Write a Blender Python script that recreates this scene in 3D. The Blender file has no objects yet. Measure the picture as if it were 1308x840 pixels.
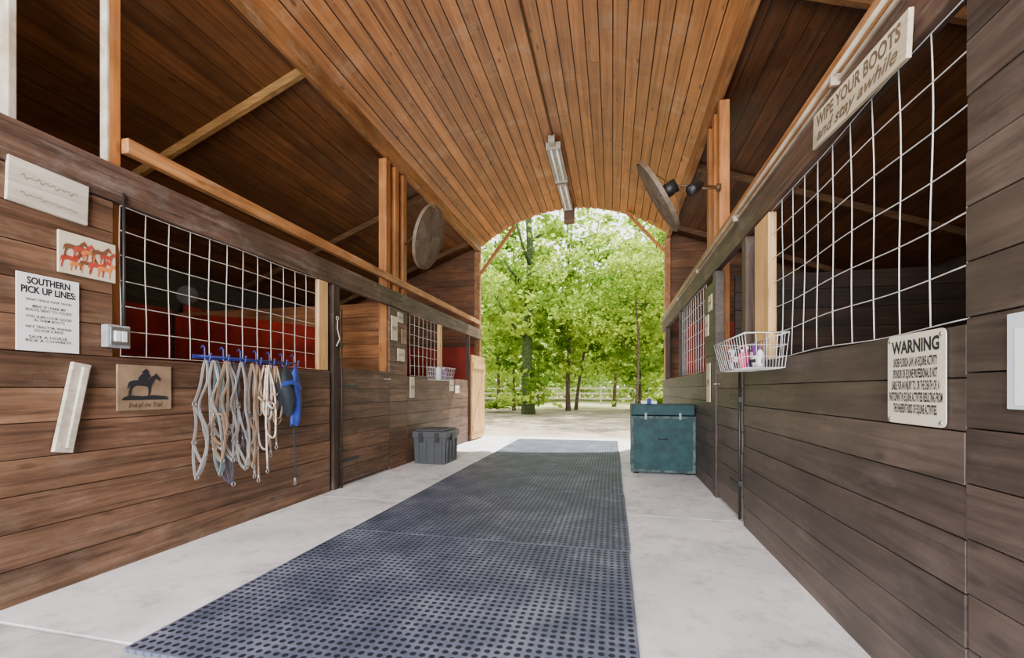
import bpy, math, random
import numpy as np
from mathutils import Vector, Matrix, Euler
random.seed(7)
R = random.random
def U(a, b): return a + (b - a) * R()
V = Vector
SC = bpy.context.scene
COL = SC.collection

# ------------------------------------------------------------------ materials
def newmat(name):
    m = bpy.data.materials.new(name); m.use_nodes = True
    nt = m.node_tree
    b = nt.nodes["Principled BSDF"]
    return m, nt, b
def N(nt, t, **kw):
    n = nt.nodes.new(t)
    for k, v in kw.items(): setattr(n, k, v)
    return n
def ramp(nt, src, stops):
    r = N(nt, "ShaderNodeValToRGB")
    e = r.color_ramp.elements
    e[0].position, e[0].color = stops[0][0], (*stops[0][1], 1)
    e[1].position, e[1].color = stops[-1][0], (*stops[-1][1], 1)
    for p, c in stops[1:-1]:
        x = e.new(p); x.color = (*c, 1)
    nt.links.new(src, r.inputs[0])
    return r.outputs[0]
def mixc(nt, fac, a, b, mode="MIX"):
    m = N(nt, "ShaderNodeMix", data_type="RGBA", blend_type=mode)
    for s, v in ((m.inputs[0], fac), (m.inputs[6], a), (m.inputs[7], b)):
        if hasattr(v, "links"): nt.links.new(v, s)
        elif isinstance(v, (int, float)): s.default_value = v
        else: s.default_value = (*v, 1)
    return m.outputs[2]
def math_(nt, op, a, b=None):
    m = N(nt, "ShaderNodeMath", operation=op)
    for s, v in zip(m.inputs, (a, b)):
        if v is None: continue
        if hasattr(v, "links"): nt.links.new(v, s)
        else: s.default_value = v
    return m.outputs[0]

def wood(name, dark, light, axis=1, grain=28, scuff=0.0, scuffcol=(.45, .42, .4), rough=.6, tintr=(.7, 1.25), knots=.5, stain=.5, sthr=(.52, .78), spec=.4, gmask=.25, sscale=(6.0, 2.4), long_=1.3):
    m, nt, b = newmat(name)
    L = nt.links
    tc = N(nt, "ShaderNodeTexCoord")
    at = N(nt, "ShaderNodeAttribute", attribute_name="tint")
    off = math_(nt, "MULTIPLY", at.outputs["Fac"], 53.0)
    cmb = N(nt, "ShaderNodeCombineXYZ")
    for i in range(3): L.new(off, cmb.inputs[i])
    add = N(nt, "ShaderNodeVectorMath", operation="ADD")
    L.new(tc.outputs["Object"], add.inputs[0]); L.new(cmb.outputs[0], add.inputs[1])
    mp = N(nt, "ShaderNodeMapping")
    s = [grain] * 3; s[axis] = long_
    mp.inputs["Scale"].default_value = s
    L.new(add.outputs[0], mp.inputs[0])
    n1 = N(nt, "ShaderNodeTexNoise"); n1.inputs["Scale"].default_value = 1; n1.inputs["Detail"].default_value = 7
    n1.inputs["Roughness"].default_value = .68; n1.inputs["Distortion"].default_value = .8
    L.new(mp.outputs[0], n1.inputs["Vector"])
    col = ramp(nt, n1.outputs[0], [(.32, dark), (.68, light)])
    n2 = N(nt, "ShaderNodeTexNoise"); n2.inputs["Scale"].default_value = 2.2; n2.inputs["Detail"].default_value = 5
    L.new(add.outputs[0], n2.inputs["Vector"])
    st = ramp(nt, n2.outputs[0], [(.3, (1 - stain * .8,) * 3), (.7, (1 + stain * .4,) * 3)])
    col = mixc(nt, 1.0, col, st, "MULTIPLY")
    mr = N(nt, "ShaderNodeMapRange"); mr.inputs[3].default_value = tintr[0]; mr.inputs[4].default_value = tintr[1]
    L.new(at.outputs["Fac"], mr.inputs[0])
    hs = N(nt, "ShaderNodeHueSaturation"); L.new(mr.outputs[0], hs.inputs["Value"]); L.new(col, hs.inputs["Color"])
    col = hs.outputs[0]
    if scuff:
        mp3 = N(nt, "ShaderNodeMapping"); s3 = [sscale[0]] * 3; s3[axis] = sscale[1]
        mp3.inputs["Scale"].default_value = s3; L.new(tc.outputs["Object"], mp3.inputs[0])
        n3 = N(nt, "ShaderNodeTexNoise"); n3.inputs["Scale"].default_value = 1.1; n3.inputs["Detail"].default_value = 10
        n3.inputs["Roughness"].default_value = .72
        L.new(mp3.outputs[0], n3.inputs["Vector"])
        k = ramp(nt, n3.outputs[0], [(sthr[0], (0, 0, 0)), (sthr[1], (scuff,) * 3)])
        k2 = ramp(nt, n1.outputs[0], [(.38, (gmask,) * 3), (.62, (1, 1, 1))])
        k = mixc(nt, 1.0, k, k2, "MULTIPLY")
        col = mixc(nt, k, col, scuffcol)
    if knots:
        mp2 = N(nt, "ShaderNodeMapping"); s2 = [7.0] * 3; s2[axis] = 2.6
        mp2.inputs["Scale"].default_value = s2; L.new(add.outputs[0], mp2.inputs[0])
        vo = N(nt, "ShaderNodeTexVoronoi"); vo.inputs["Scale"].default_value = 1; L.new(mp2.outputs[0], vo.inputs["Vector"])
        k = ramp(nt, vo.outputs["Distance"], [(.06, (knots,) * 3), (.14, (0, 0, 0))])
        col = mixc(nt, k, col, tuple(c * .35 for c in dark))
    L.new(col, b.inputs["Base Color"])
    b.inputs["Roughness"].default_value = rough
    b.inputs["Specular IOR Level"].default_value = spec
    bp = N(nt, "ShaderNodeBump"); bp.inputs["Strength"].default_value = .25; bp.inputs["Distance"].default_value = .004
    L.new(n1.outputs[0], bp.inputs["Height"]); L.new(bp.outputs[0], b.inputs["Normal"])
    return m

def plain(name, c, rough=.5, metal=0, var=.25, scale=12, c2=None, thr=(.35, .7), bump=0, emit=0, spec=None, detail=6):
    m, nt, b = newmat(name)
    tc = N(nt, "ShaderNodeTexCoord")
    n = N(nt, "ShaderNodeTexNoise"); n.inputs["Scale"].default_value = scale; n.inputs["Detail"].default_value = detail
    if detail > 6: n.inputs["Roughness"].default_value = .68
    nt.links.new(tc.outputs["Object"], n.inputs["Vector"])
    c2 = c2 or tuple(x * (1 - var) for x in c)
    col = ramp(nt, n.outputs[0], [(thr[0], c2), (thr[1], c)])
    nt.links.new(col, b.inputs["Base Color"])
    b.inputs["Roughness"].default_value = rough; b.inputs["Metallic"].default_value = metal
    if spec is not None: b.inputs["Specular IOR Level"].default_value = spec
    if bump:
        bp = N(nt, "ShaderNodeBump"); bp.inputs["Strength"].default_value = bump; bp.inputs["Distance"].default_value = .01
        nt.links.new(n.outputs[0], bp.inputs["Height"]); nt.links.new(bp.outputs[0], b.inputs["Normal"])
    if emit:
        b.inputs["Emission Color"].default_value = (*c, 1); b.inputs["Emission Strength"].default_value = emit
    return m

def mat_concrete():
    m, nt, b = newmat("stained_concrete"); L = nt.links
    tc = N(nt, "ShaderNodeTexCoord")
    def nz(s, d, r=.6):
        n = N(nt, "ShaderNodeTexNoise"); n.inputs["Scale"].default_value = s; n.inputs["Detail"].default_value = d; n.inputs["Roughness"].default_value = r
        L.new(tc.outputs["Object"], n.inputs["Vector"]); return n.outputs[0]
    col = ramp(nt, nz(1.3, 8, .6), [(.30, (.56, .57, .59)), (.5, (.76, .77, .79)), (.64, (.88, .88, .89))])
    sp = ramp(nt, nz(6, 12, .72), [(.34, (.68, .67, .66)), (.5, (1, 1, 1))])
    col = mixc(nt, 1.0, col, sp, "MULTIPLY")
    st = ramp(nt, nz(3.0, 8, .7), [(.60, (0, 0, 0)), (.78, (.6, .6, .6))])
    col = mixc(nt, st, col, (.36, .33, .29))
    L.new(col, b.inputs["Base Color"]); b.inputs["Roughness"].default_value = .65
    return m

M = {}
M["wall"] = wood("brown_stained_boards", (.046, .022, .011), (.195, .100, .056), 1, 24, scuff=.5, scuffcol=(.36, .27, .20), tintr=(.75, 1.3), sthr=(.51, .82), gmask=.5)
M["wallr"] = wood("weathered_dark_boards", (.036, .025, .020), (.096, .068, .055), 1, 20, scuff=.4, scuffcol=(.22, .18, .16), tintr=(.75, 1.3), sthr=(.52, .84), gmask=.7, spec=.45, rough=.5)
M["inner_shade"] = wood("shaded_stall_boards", (.012, .007, .004), (.055, .032, .020), 1, 26, tintr=(.7, 1.2))  # board colour darkened to carry the shade inside the stalls
M["inner_shade_x"] = wood("shaded_partition_boards", (.014, .008, .004), (.065, .034, .020), 0, 26, tintr=(.7, 1.2))  # partition boards with the stall shade painted into their tone
M["wallx"] = wood("brown_partition_boards", (.14, .048, .012), (.40, .165, .055), 0, 26, scuff=.2, tintr=(.75, 1.2))
M["wallend"] = wood("brown_end_boards", (.08, .030, .010), (.25, .105, .040), 0, 26, scuff=.2, tintr=(.7, 1.2))
M["rail"] = wood("dark_rail_wood", (.030, .016, .011), (.135, .076, .052), 1, 26, scuff=.4, gmask=.4)
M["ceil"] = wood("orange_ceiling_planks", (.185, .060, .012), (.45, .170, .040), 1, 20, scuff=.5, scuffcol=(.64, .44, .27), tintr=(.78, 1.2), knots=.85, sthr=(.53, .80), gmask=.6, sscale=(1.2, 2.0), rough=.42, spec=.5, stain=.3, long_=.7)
M["ceil_shade"] = wood("shaded_brown_ceiling_planks", (.075, .024, .005), (.20, .072, .018), 1, 20, scuff=.4, scuffcol=(.38, .24, .13), tintr=(.75, 1.2), knots=.7, stain=.35, long_=.7)  # lean-to planks toned down, shade over the stalls put into the colour
M["ceil_shade_r"] = wood("deep_shaded_brown_ceiling_planks", (.045, .014, .004), (.14, .048, .013), 1, 20, scuff=.3, scuffcol=(.3, .17, .08), tintr=(.75, 1.2), knots=.7, long_=.7)  # right lean-to planks, deeper shade put into the colour
M["post"] = wood("orange_post_wood", (.26, .085, .018), (.54, .21, .055), 2, 24, scuff=.2, knots=.6)
M["postdark"] = wood("dark_post_wood", (.018, .010, .007), (.09, .05, .032), 2, 24, scuff=.3)
M["beam"] = wood("orange_beam_wood", (.20, .076, .020), (.49, .22, .074), 1, 24, scuff=.6, scuffcol=(.64, .49, .33), gmask=.5)
M["raft"] = wood("pale_rafter_wood", (.28, .13, .03), (.56, .31, .11), 0, 24)
M["raft_shade"] = wood("shaded_rafter_wood", (.07, .03, .01), (.20, .09, .03), 0, 24)  # rafter tone darkened for the shade under the lean-to roofs
M["pale"] = wood("pale_pine", (.48, .25, .08), (.76, .47, .19), 2, 22, knots=.5, tintr=(.9, 1.1), stain=.3)
M["greywood"] = wood("grey_white_wood", (.42, .36, .28), (.74, .67, .55), 0, 22, knots=.3, tintr=(.9, 1.1), stain=.4)
M["pipe"] = plain("dull_beige_pipe", (.46, .38, .28), .55, scale=6, c2=(.26, .20, .14))
M["yellowwood"] = wood("yellowed_sign_wood", (.46, .38, .24), (.74, .65, .46), 0, 22, knots=.3, tintr=(.9, 1.1), stain=.4)
M["whitepaint"] = plain("worn_white_paint", (.62, .56, .46), .6, var=.3, scale=9, c2=(.36, .29, .20))
M["red"] = plain("dark_red_panel", (.40, .030, .013), .7, scale=3, c2=(.17, .014, .007), spec=.2)
M["redb"] = plain("red_painted_panel", (.44, .030, .013), .65, var=.45, scale=3)
M["concrete"] = mat_concrete()
M["paver"] = plain("grey_pavers", (.62, .62, .62), .8, scale=5, c2=(.36, .37, .37), bump=.2)
M["sand"] = plain("sandy_ground", (.52, .43, .33), .9, scale=1.1, c2=(.24, .18, .12), thr=(.40, .6), bump=.4, detail=10)
M["grass"] = plain("far_grass", (.33, .35, .12), .9, scale=.7, c2=(.46, .37, .24), thr=(.4, .6))
M["black"] = plain("black_metal", (.015, .015, .015), .5)
M["ink"] = plain("black_lettering", (.015, .015, .02), .6)
M["fadedink"] = plain("faded_lettering", (.15, .105, .065), .6)
M["white"] = plain("white_sign_face", (.84, .84, .83), .45, var=.06)
M["cream"] = plain("cream_plaque", (.68, .60, .43), .55, var=.15)
M["faintink"] = plain("worn_brown_paint", (.34, .27, .20), .6)
M["wire"] = plain("galvanized_wire", (.70, .65, .56), .45, metal=.2, var=.3)
M["wirer"] = plain("bright_wire", (.74, .73, .71), .4, metal=.2, var=.25)
M["grey"] = plain("grey_plastic", (.30, .31, .33), .5)
M["steel"] = plain("steel", (.55, .55, .55), .35, metal=.9)
M["tote"] = plain("dark_grey_plastic", (.055, .060, .066), .5, var=.2)
M["teal"] = plain("worn_teal_paint", (.012, .058, .064), .6, scale=7, c2=(.005, .024, .029), thr=(.3, .62), spec=.3, detail=10)
M["tealedge"] = plain("worn_edge_paint", (.09, .13, .125), .6, scale=20, c2=(.014, .034, .038), spec=.25)
M["blue"] = plain("royal_blue_nylon", (.03, .07, .45), .6, scale=9, c2=(.02, .035, .20))
M["bluerack"] = plain("blue_coated_metal", (.03, .045, .22), .4)
M["greyweb"] = plain("grey_nylon_webbing", (.42, .40, .38), .75, scale=5, c2=(.25, .24, .23))
M["purpleweb"] = plain("dark_webbing", (.13, .12, .16), .75, scale=5, c2=(.04, .04, .06))
M["tealweb"] = plain("teal_webbing", (.20, .27, .28), .75, scale=5, c2=(.10, .15, .17))
M["tanweb"] = plain("tan_webbing", (.40, .29, .20), .75, scale=5, c2=(.25, .16, .10))
M["rope"] = plain("beige_rope", (.60, .45, .32), .8, scale=30, c2=(.42, .29, .19))
M["rope2"] = plain("white_red_rope", (.72, .65, .57), .8, scale=30, c2=(.48, .30, .23), thr=(.35, .5))
M["navy"] = plain("dark_mesh_fabric", (.025, .035, .045), .7)
M["pink"] = plain("pink_plastic", (.75, .09, .22), .4)
M["purple"] = plain("purple_plastic", (.20, .07, .32), .4)
M["fan"] = plain("dusty_fan_metal", (.215, .155, .10), .6, var=.4)
M["dimfan"] = plain("dim_fan_metal", (.28, .26, .23), .6, var=.4)
M["brass"] = plain("brown_metal", (.12, .055, .02), .5)
M["tube"] = plain("white_fluorescent_tube", (.88, .90, .86), .3, var=.02, emit=.15)
M["fixture"] = plain("dusty_white_enamel", (.42, .38, .31), .45, var=.3)
M["bark"] = plain("tree_bark", (.14, .10, .055), .9, scale=14, c2=(.04, .03, .016), bump=.6)
M["barkgreen"] = plain("ivy_covered_bark", (.07, .11, .02), .9, scale=12, c2=(.02, .03, .008), bump=.6)
M["clear"] = plain("clear_document_sleeve", (.60, .64, .70), .15, var=.05)
M["fence"] = plain("weathered_fence", (.60, .52, .42), .8)
M["pictan"] = plain("tan_wood_plaque", (.31, .21, .13), .6, scale=8, c2=(.17, .11, .065))
M["orangeink"] = plain("orange_paint", (.72, .22, .05), .6)
M["redink"] = plain("red_paint", (.48, .05, .03), .6)
M["brownink"] = plain("brown_paint", (.18, .07, .03), .6)
M["cream2"] = plain("aged_sign_cream", (.70, .63, .49), .4, var=.15, scale=5)

def mat_rubber():
    m, nt, b = newmat("ribbed_black_rubber"); L = nt.links
    tc = N(nt, "ShaderNodeTexCoord")
    mp = N(nt, "ShaderNodeMapping"); mp.inputs["Scale"].default_value = (25, 25, 0)
    L.new(tc.outputs["Object"], mp.inputs[0])
    fr = N(nt, "ShaderNodeVectorMath", operation="FRACTION"); L.new(mp.outputs[0], fr.inputs[0])
    su = N(nt, "ShaderNodeVectorMath", operation="SUBTRACT"); su.inputs[1].default_value = (.5, .5, 0); L.new(fr.outputs[0], su.inputs[0])
    ln = N(nt, "ShaderNodeVectorMath", operation="LENGTH"); L.new(su.outputs[0], ln.inputs[0])
    n = N(nt, "ShaderNodeTexNoise"); n.inputs["Scale"].default_value = 2.6; n.inputs["Detail"].default_value = 10; n.inputs["Roughness"].default_value = .7; L.new(tc.outputs["Object"], n.inputs["Vector"])
    base = ramp(nt, n.outputs[0], [(.32, (.052, .063, .105)), (.5, (.105, .122, .185)), (.68, (.21, .23, .31))])
    k = ramp(nt, ln.outputs["Value"], [(.24, (.93, .93, .93)), (.37, (0, 0, 0))])
    col = mixc(nt, k, base, (.010, .013, .022))
    L.new(col, b.inputs["Base Color"]); b.inputs["Roughness"].default_value = .55; b.inputs["Specular IOR Level"].default_value = .25
    bp = N(nt, "ShaderNodeBump"); bp.inputs["Strength"].default_value = .6; bp.inputs["Distance"].default_value = .006; bp.invert = True
    L.new(k, bp.inputs["Height"]); L.new(bp.outputs[0], b.inputs["Normal"])
    return m
M["rubber"] = mat_rubber()
def mat_leaf(name, dark, light):
    m, nt, b = newmat(name); L = nt.links
    at = N(nt, "ShaderNodeAttribute", attribute_name="tint")
    col = ramp(nt, at.outputs["Fac"], [(0, dark), (1, light)])
    nt.nodes.remove(b)
    d = N(nt, "ShaderNodeBsdfDiffuse"); t = N(nt, "ShaderNodeBsdfTranslucent"); mx = N(nt, "ShaderNodeMixShader")
    L.new(col, d.inputs[0]); L.new(col, t.inputs[0]); mx.inputs[0].default_value = .6
    L.new(d.outputs[0], mx.inputs[1]); L.new(t.outputs[0], mx.inputs[2])
    L.new(mx.outputs[0], nt.nodes["Material Output"].inputs[0])
    return m
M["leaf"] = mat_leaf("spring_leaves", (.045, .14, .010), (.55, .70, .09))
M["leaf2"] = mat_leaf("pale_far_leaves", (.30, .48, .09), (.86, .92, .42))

# ------------------------------------------------------------------ mesh builder
class MB:
    def __init__(s): s.v = []; s.f = []; s.t = []; s.m = []; s.s = []
    def add(s, vs, fs, t=None, m=0, smooth=False):
        o = len(s.v); t = R() if t is None else t
        s.v += [tuple(v) for v in vs]
        for f in fs:
            s.f.append(tuple(i + o for i in f)); s.t.append(t); s.m.append(m); s.s.append(smooth)
        return s
    def box(s, x0, x1, y0, y1, z0, z1, t=None, m=0):
        vs = [(x, y, z) for z in (z0, z1) for y in (y0, y1) for x in (x0, x1)]
        return s.add(vs, [(0, 2, 3, 1), (4, 5, 7, 6), (0, 1, 5, 4), (2, 6, 7, 3), (0, 4, 6, 2), (1, 3, 7, 5)], t, m)
    def beam(s, p0, p1, w, h, up=(0, 0, 1), t=None, m=0):
        p0, p1 = V(p0), V(p1); d = (p1 - p0).normalized(); r = d.cross(V(up)).normalized(); u = r.cross(d)
        vs = [p + r * a * w / 2 + u * b * h / 2 for p in (p0, p1) for a, b in ((-1, -1), (1, -1), (1, 1), (-1, 1))]
        return s.add(vs, [(0, 1, 2, 3), (7, 6, 5, 4), (0, 4, 5, 1), (1, 5, 6, 2), (2, 6, 7, 3), (3, 7, 4, 0)], t, m)
    def tube(s, pts, r, seg=8, closed=False, t=None, m=0):
        pts = [V(p) for p in pts]; n = len(pts); t = R() if t is None else t
        vs = []; prev = None
        for i, p in enumerate(pts):
            if closed: d = pts[(i + 1) % n] - pts[i - 1]
            else: d = pts[min(i + 1, n - 1)] - pts[max(i - 1, 0)]
            if d.length < 1e-9: d = V((0, 0, 1))
            d.normalize()
            if prev is None:
                a = V((0, 0, 1)) if abs(d.z) < .9 else V((1, 0, 0))
                u = d.cross(a).normalized()
            else:
                u = prev - d * prev.dot(d)
                u = u.normalized() if u.length > 1e-6 else d.orthogonal().normalized()
            prev = u; w = d.cross(u)
            rr = r[i] if isinstance(r, (list, tuple)) else r
            for k in range(seg):
                a = 2 * math.pi * k / seg
                vs.append(p + u * math.cos(a) * rr + w * math.sin(a) * rr)
        fs = []
        for i in range(n if closed else n - 1):
            j = (i + 1) % n
            for k in range(seg):
                l = (k + 1) % seg
                fs.append((i * seg + k, i * seg + l, j * seg + l, j * seg + k))
        if not closed:
            fs.append(tuple(range(seg - 1, -1, -1))); fs.append(tuple((n - 1) * seg + k for k in range(seg)))
        return s.add(vs, fs, t, m, True)
    def cyl(s, p0, p1, r, seg=16, r1=None, m=0, t=None):
        return s.tube([p0, p1], [r, r if r1 is None else r1], seg, m=m, t=t)
    def ring(s, c, nrm, Rr, r, n=20, seg=6, m=0, sx=1, sy=1):
        nrm = V(nrm).normalized(); u = nrm.orthogonal().normalized()
        if abs(nrm.z) > .99: u = V((1, 0, 0))
        elif abs(nrm.x) > .99: u = V((0, 1, 0))
        w = nrm.cross(u); c = V(c)
        return s.tube([c + u * math.cos(2 * math.pi * i / n) * Rr * sx + w * math.sin(2 * math.pi * i / n) * Rr * sy for i in range(n)], r, seg, True, m=m)
    def ribbon(s, pts, w, th, nrm=(0, 0, 1), closed=False, m=0, t=None):
        pts = [V(p) for p in pts]; n = len(pts); nrm = V(nrm); vs = []
        for i, p in enumerate(pts):
            d = (pts[(i + 1) % n] - pts[i - 1]) if closed else pts[min(i + 1, n - 1)] - pts[max(i - 1, 0)]
            q = d.cross(nrm)
            q = q.normalized() if q.length > 1e-6 else V((1, 0, 0))
            for a, b in ((-1, -1), (1, -1), (1, 1), (-1, 1)):
                vs.append(p + q * a * w / 2 + nrm * b * th / 2)
        fs = []
        for i in range(n if closed else n - 1):
            j = (i + 1) % n
            for k in range(4):
                l = (k + 1) % 4; fs.append((i * 4 + k, i * 4 + l, j * 4 + l, j * 4 + k))
        if not closed: fs += [(3, 2, 1, 0), tuple((n - 1) * 4 + k for k in range(4))]
        return s.add(vs, fs, t, m)
    def ell(s, c, r, nu=14, nv=8, m=0, t=None):
        vs = []; fs = []
        for j in range(nv + 1):
            ph = math.pi * j / nv
            for i in range(nu):
                a = 2 * math.pi * i / nu
                vs.append((c[0] + r[0] * math.sin(ph) * math.cos(a), c[1] + r[1] * math.sin(ph) * math.sin(a), c[2] + r[2] * math.cos(ph)))
        for j in range(nv):
            for i in range(nu):
                k = (i + 1) % nu
                fs.append((j * nu + i, (j + 1) * nu + i, (j + 1) * nu + k, j * nu + k))
        return s.add(vs, fs, t, m, True)
    def poly(s, pts2, z0, z1, m=0, t=None):
        n = len(pts2)
        vs = [(x, y, z0) for x, y in pts2] + [(x, y, z1) for x, y in pts2]
        fs = [tuple(range(n - 1, -1, -1)), tuple(range(n, 2 * n))] + [(i, (i + 1) % n, (i + 1) % n + n, i + n) for i in range(n)]
        return s.add(vs, fs, t, m)
    def build(s, name, mats, parent=None, recenter=None, bevel=0):
        if not isinstance(mats, (list, tuple)): mats = [mats]
        if recenter is None: recenter = parent is None
        vs = s.v; o = V((0, 0, 0))
        if recenter:
            a = np.array(vs); mn = a.min(0); mx = a.max(0)
            o = V(((mn[0] + mx[0]) / 2, (mn[1] + mx[1]) / 2, mn[2]))
            vs = [tuple(V(v) - o) for v in vs]
        me = bpy.data.meshes.new(name); me.from_pydata(vs, [], s.f)
        for mt in mats: me.materials.append(M[mt] if isinstance(mt, str) else mt)
        me.polygons.foreach_set("material_index", s.m)
        me.polygons.foreach_set("use_smooth", s.s)
        at = me.attributes.new("tint", "FLOAT", "FACE"); at.data.foreach_set("value", s.t)
        me.update()
        ob = bpy.data.objects.new(name, me); ob.location = o; COL.objects.link(ob)
        if parent: ob.parent = parent
        if bevel:
            bv = ob.modifiers.new("bevel", "BEVEL"); bv.width = bevel; bv.segments = 2; bv.limit_method = "ANGLE"
        return ob
def meta(o, label, cat, group=None, kind=None):
    o["label"] = label; o["category"] = cat
    if group: o["group"] = group
    if kind: o["kind"] = kind
    return o
def struct(o): o["kind"] = "structure"; return o
def empty(name, loc, rot=(0, 0, 0)):
    e = bpy.data.objects.new(name, None); e.location = loc; e.rotation_euler = rot; e.empty_display_size = .1
    COL.objects.link(e); return e
def text(body, parent, cx, cy, w, h, mat, z=.0, name="lettering", shear=0, bold=0, label=None):
    cu = bpy.data.curves.new(name, "FONT"); cu.body = body; cu.size = 1; cu.align_x = "CENTER"; cu.shear = shear
    cu.space_line = .95; cu.offset = bold; cu.resolution_u = 3
    ob = bpy.data.objects.new("tmp", cu); COL.objects.link(ob)
    bpy.context.view_layer.update()
    dg = bpy.context.evaluated_depsgraph_get()
    me = bpy.data.meshes.new_from_object(ob.evaluated_get(dg))
    bpy.data.objects.remove(ob)
    a = np.array([v.co[:] for v in me.vertices]); mn = a.min(0); mx = a.max(0)
    sx = w / (mx[0] - mn[0]); sy = h / (mx[1] - mn[1])
    for v in me.vertices:
        v.co = ((v.co.x - (mn[0] + mx[0]) / 2) * sx + cx, (v.co.y - (mn[1] + mx[1]) / 2) * sy + cy, z)
    me.materials.clear(); me.materials.append(M[mat])
    o = bpy.data.objects.new(name, me); COL.objects.link(o); o.parent = parent
    if label: o["label"] = label
    return o

XL, XR, YE, YB = -2.83, .986, 9.4, -3.0
LROT = (math.radians(90), 0, math.radians(90)); RROT = (math.radians(90), 0, math.radians(-90))

# ------------------------------------------------------------------ floor / ground
mb = MB()
for y0, y1 in ((1.42, 3.79), (3.80, 6.55), (6.56, 9.55)):
    mb.box(XL - .25, XR + .30, y0, y1, -.08, 0)
struct(mb.build("floor", "concrete"))
mb = MB()
y = YB
while y < 1.40:
    x = XL - .2; y1 = min(y + .74, 1.412)
    while x < XR + .25:
        x1 = min(x + .62, XR + .28)
        mb.box(x, x1 - .008, y, y1 - .008, -.08, -.002); x = x1
    y = y1 if y1 < 1.41 else 9
struct(mb.build("floor", "paver", bevel=.003))
mb = MB(); mb.box(-45, 45, -15, 24, -.3, -.06); o = mb.build("ground", "sand"); struct(o)
mb = MB(); mb.box(-60, 60, 24.01, 95, -.3, -.05); o = mb.build("ground", "grass"); struct(o)

ys = [1.36 + i * 1.538 for i in range(6)]
for i in range(5):
    dx = (-.006, .005, 0, .008, -.003)[i]
    mb = MB(); mb.box(-1.90 + dx, .11 + dx, ys[i] + .001, ys[i + 1] - .001, 0, .016)
    o = mb.build("rubber_mat", "rubber", bevel=.002)
    meta(o, "dark blue-grey studded rubber mat on the concrete aisle", "mat", "row of rubber mats down the aisle")

# ------------------------------------------------------------------ walls
def boards(mb, x0, x1, y0, y1, z0, z1, bh=.18, g=.004, yb=None):
    z = z0
    while z < z1 - .02:
        zt = min(z + bh, z1)
        if z1 - zt < .05: zt = z1
        segs = [y0] + (list(yb) if yb else []) + [y1]
        for a, b in zip(segs[:-1], segs[1:]):
            j = U(-.003, .003)
            mb.box(x0 + j, x1 + j, a + .002, b - .002, z, zt - g)
        z = zt
def panel_back(mb, x0, x1, y0, y1, z0, z1): mb.box(x0, x1, y0, y1, z0, z1, t=.1, m=1)

mb = MB(); T = .035
boards(mb, XL - T, XL, YB, 1.97, 1.24, 2.14, .18)
boards(mb, XL - T, XL, YB, 3.98, 0, 1.24, .177)
boards(mb, XL - T, XL, 5.22, 5.72, 0, 2.14, .178)
boards(mb, XL - T, XL, 5.72, 8.42, 0, 1.24, .177)
panel_back(mb, XL - .055, XL - T - .004, YB, 1.97, 0, 2.14)
panel_back(mb, XL - .055, XL - T - .004, 1.97, 3.98, 0, 1.24)
panel_back(mb, XL - .055, XL - T - .004, 5.22, 8.42, 0, 1.24)
struct(mb.build("wall_left", ["wall", "black"], bevel=.003))
mb = MB()
boards(mb, XR, XR + T, YB, 1.51, 0, 2.2, .157)
boards(mb, XR, XR + T, 1.51, 3.70, 0, 1.24, .155)
boards(mb, XR, XR + T, 4.72, 5.15, 0, 2.14, .155)
boards(mb, XR, XR + T, 5.15, 9.2, 0, 1.24, .155)
panel_back(mb, XR + T + .004, XR + .055, YB, 1.51, 0, 2.2)
panel_back(mb, XR + T + .004, XR + .055, 1.51, 3.70, 0, 1.24)
panel_back(mb, XR + T + .004, XR + .055, 4.72, 9.2, 0, 1.24)
struct(mb.build("wall_right", ["wallr", "black"], bevel=.002))

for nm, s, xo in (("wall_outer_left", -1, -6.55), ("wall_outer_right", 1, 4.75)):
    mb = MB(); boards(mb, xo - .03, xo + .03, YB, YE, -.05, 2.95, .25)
    struct(mb.build(nm, ["inner_shade", "black"]))
mb = MB(); boards(mb, XL - .10, XL - .07, YB, 1.2, 2.4, 4.1, .185); struct(mb.build("wall_light_block_left", "wall"))  # unseen boarding added to keep rear light out of the left stalls
mb = MB(); boards(mb, XR + .10, XR + .13, YB, 1.4, 2.42, 4.1, .185); struct(mb.build("wall_light_block_right", "wallr"))  # unseen boarding added so less light spills into the right stalls
mb = MB(); mb.box(-6.50, -6.46, 2.2, 5.30, .0, 2.25); struct(mb.build("wall_red_panel", "redb"))
mb = MB(); mb.box(-6.50, -6.46, 5.5, 9.3, .0, 2.35); struct(mb.build("wall_red_panel", "redb"))
mb = MB(); mb.box(1.3, 4.7, 8.9, 8.94, .0, 2.3); struct(mb.build("wall_red_panel", "redb"))
mb = MB()
pts = [(-6.44, .05), (-3.95, .05), (-3.95, 1.9)] + [(-3.95 - 2.49 * k / 14, 1.9 + .26 * math.sin(math.pi * .5 * k / 14)) for k in range(1, 15)]
mb.add([(x, 5.335, z) for x, z in pts] + [(x, 5.365, z) for x, z in pts], [tuple(range(len(pts))), tuple(range(2 * len(pts) - 1, len(pts) - 1, -1))] + [(i, i + len(pts), (i + 1) % len(pts) + len(pts), (i + 1) % len(pts)) for i in range(len(pts))])
struct(mb.build("wall_red_panel", "red"))
mb = MB(); mb.box(-6.4, -2.95, 9.33, 9.37, .0, 2.0); struct(mb.build("wall_red_panel", "redb"))

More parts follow.
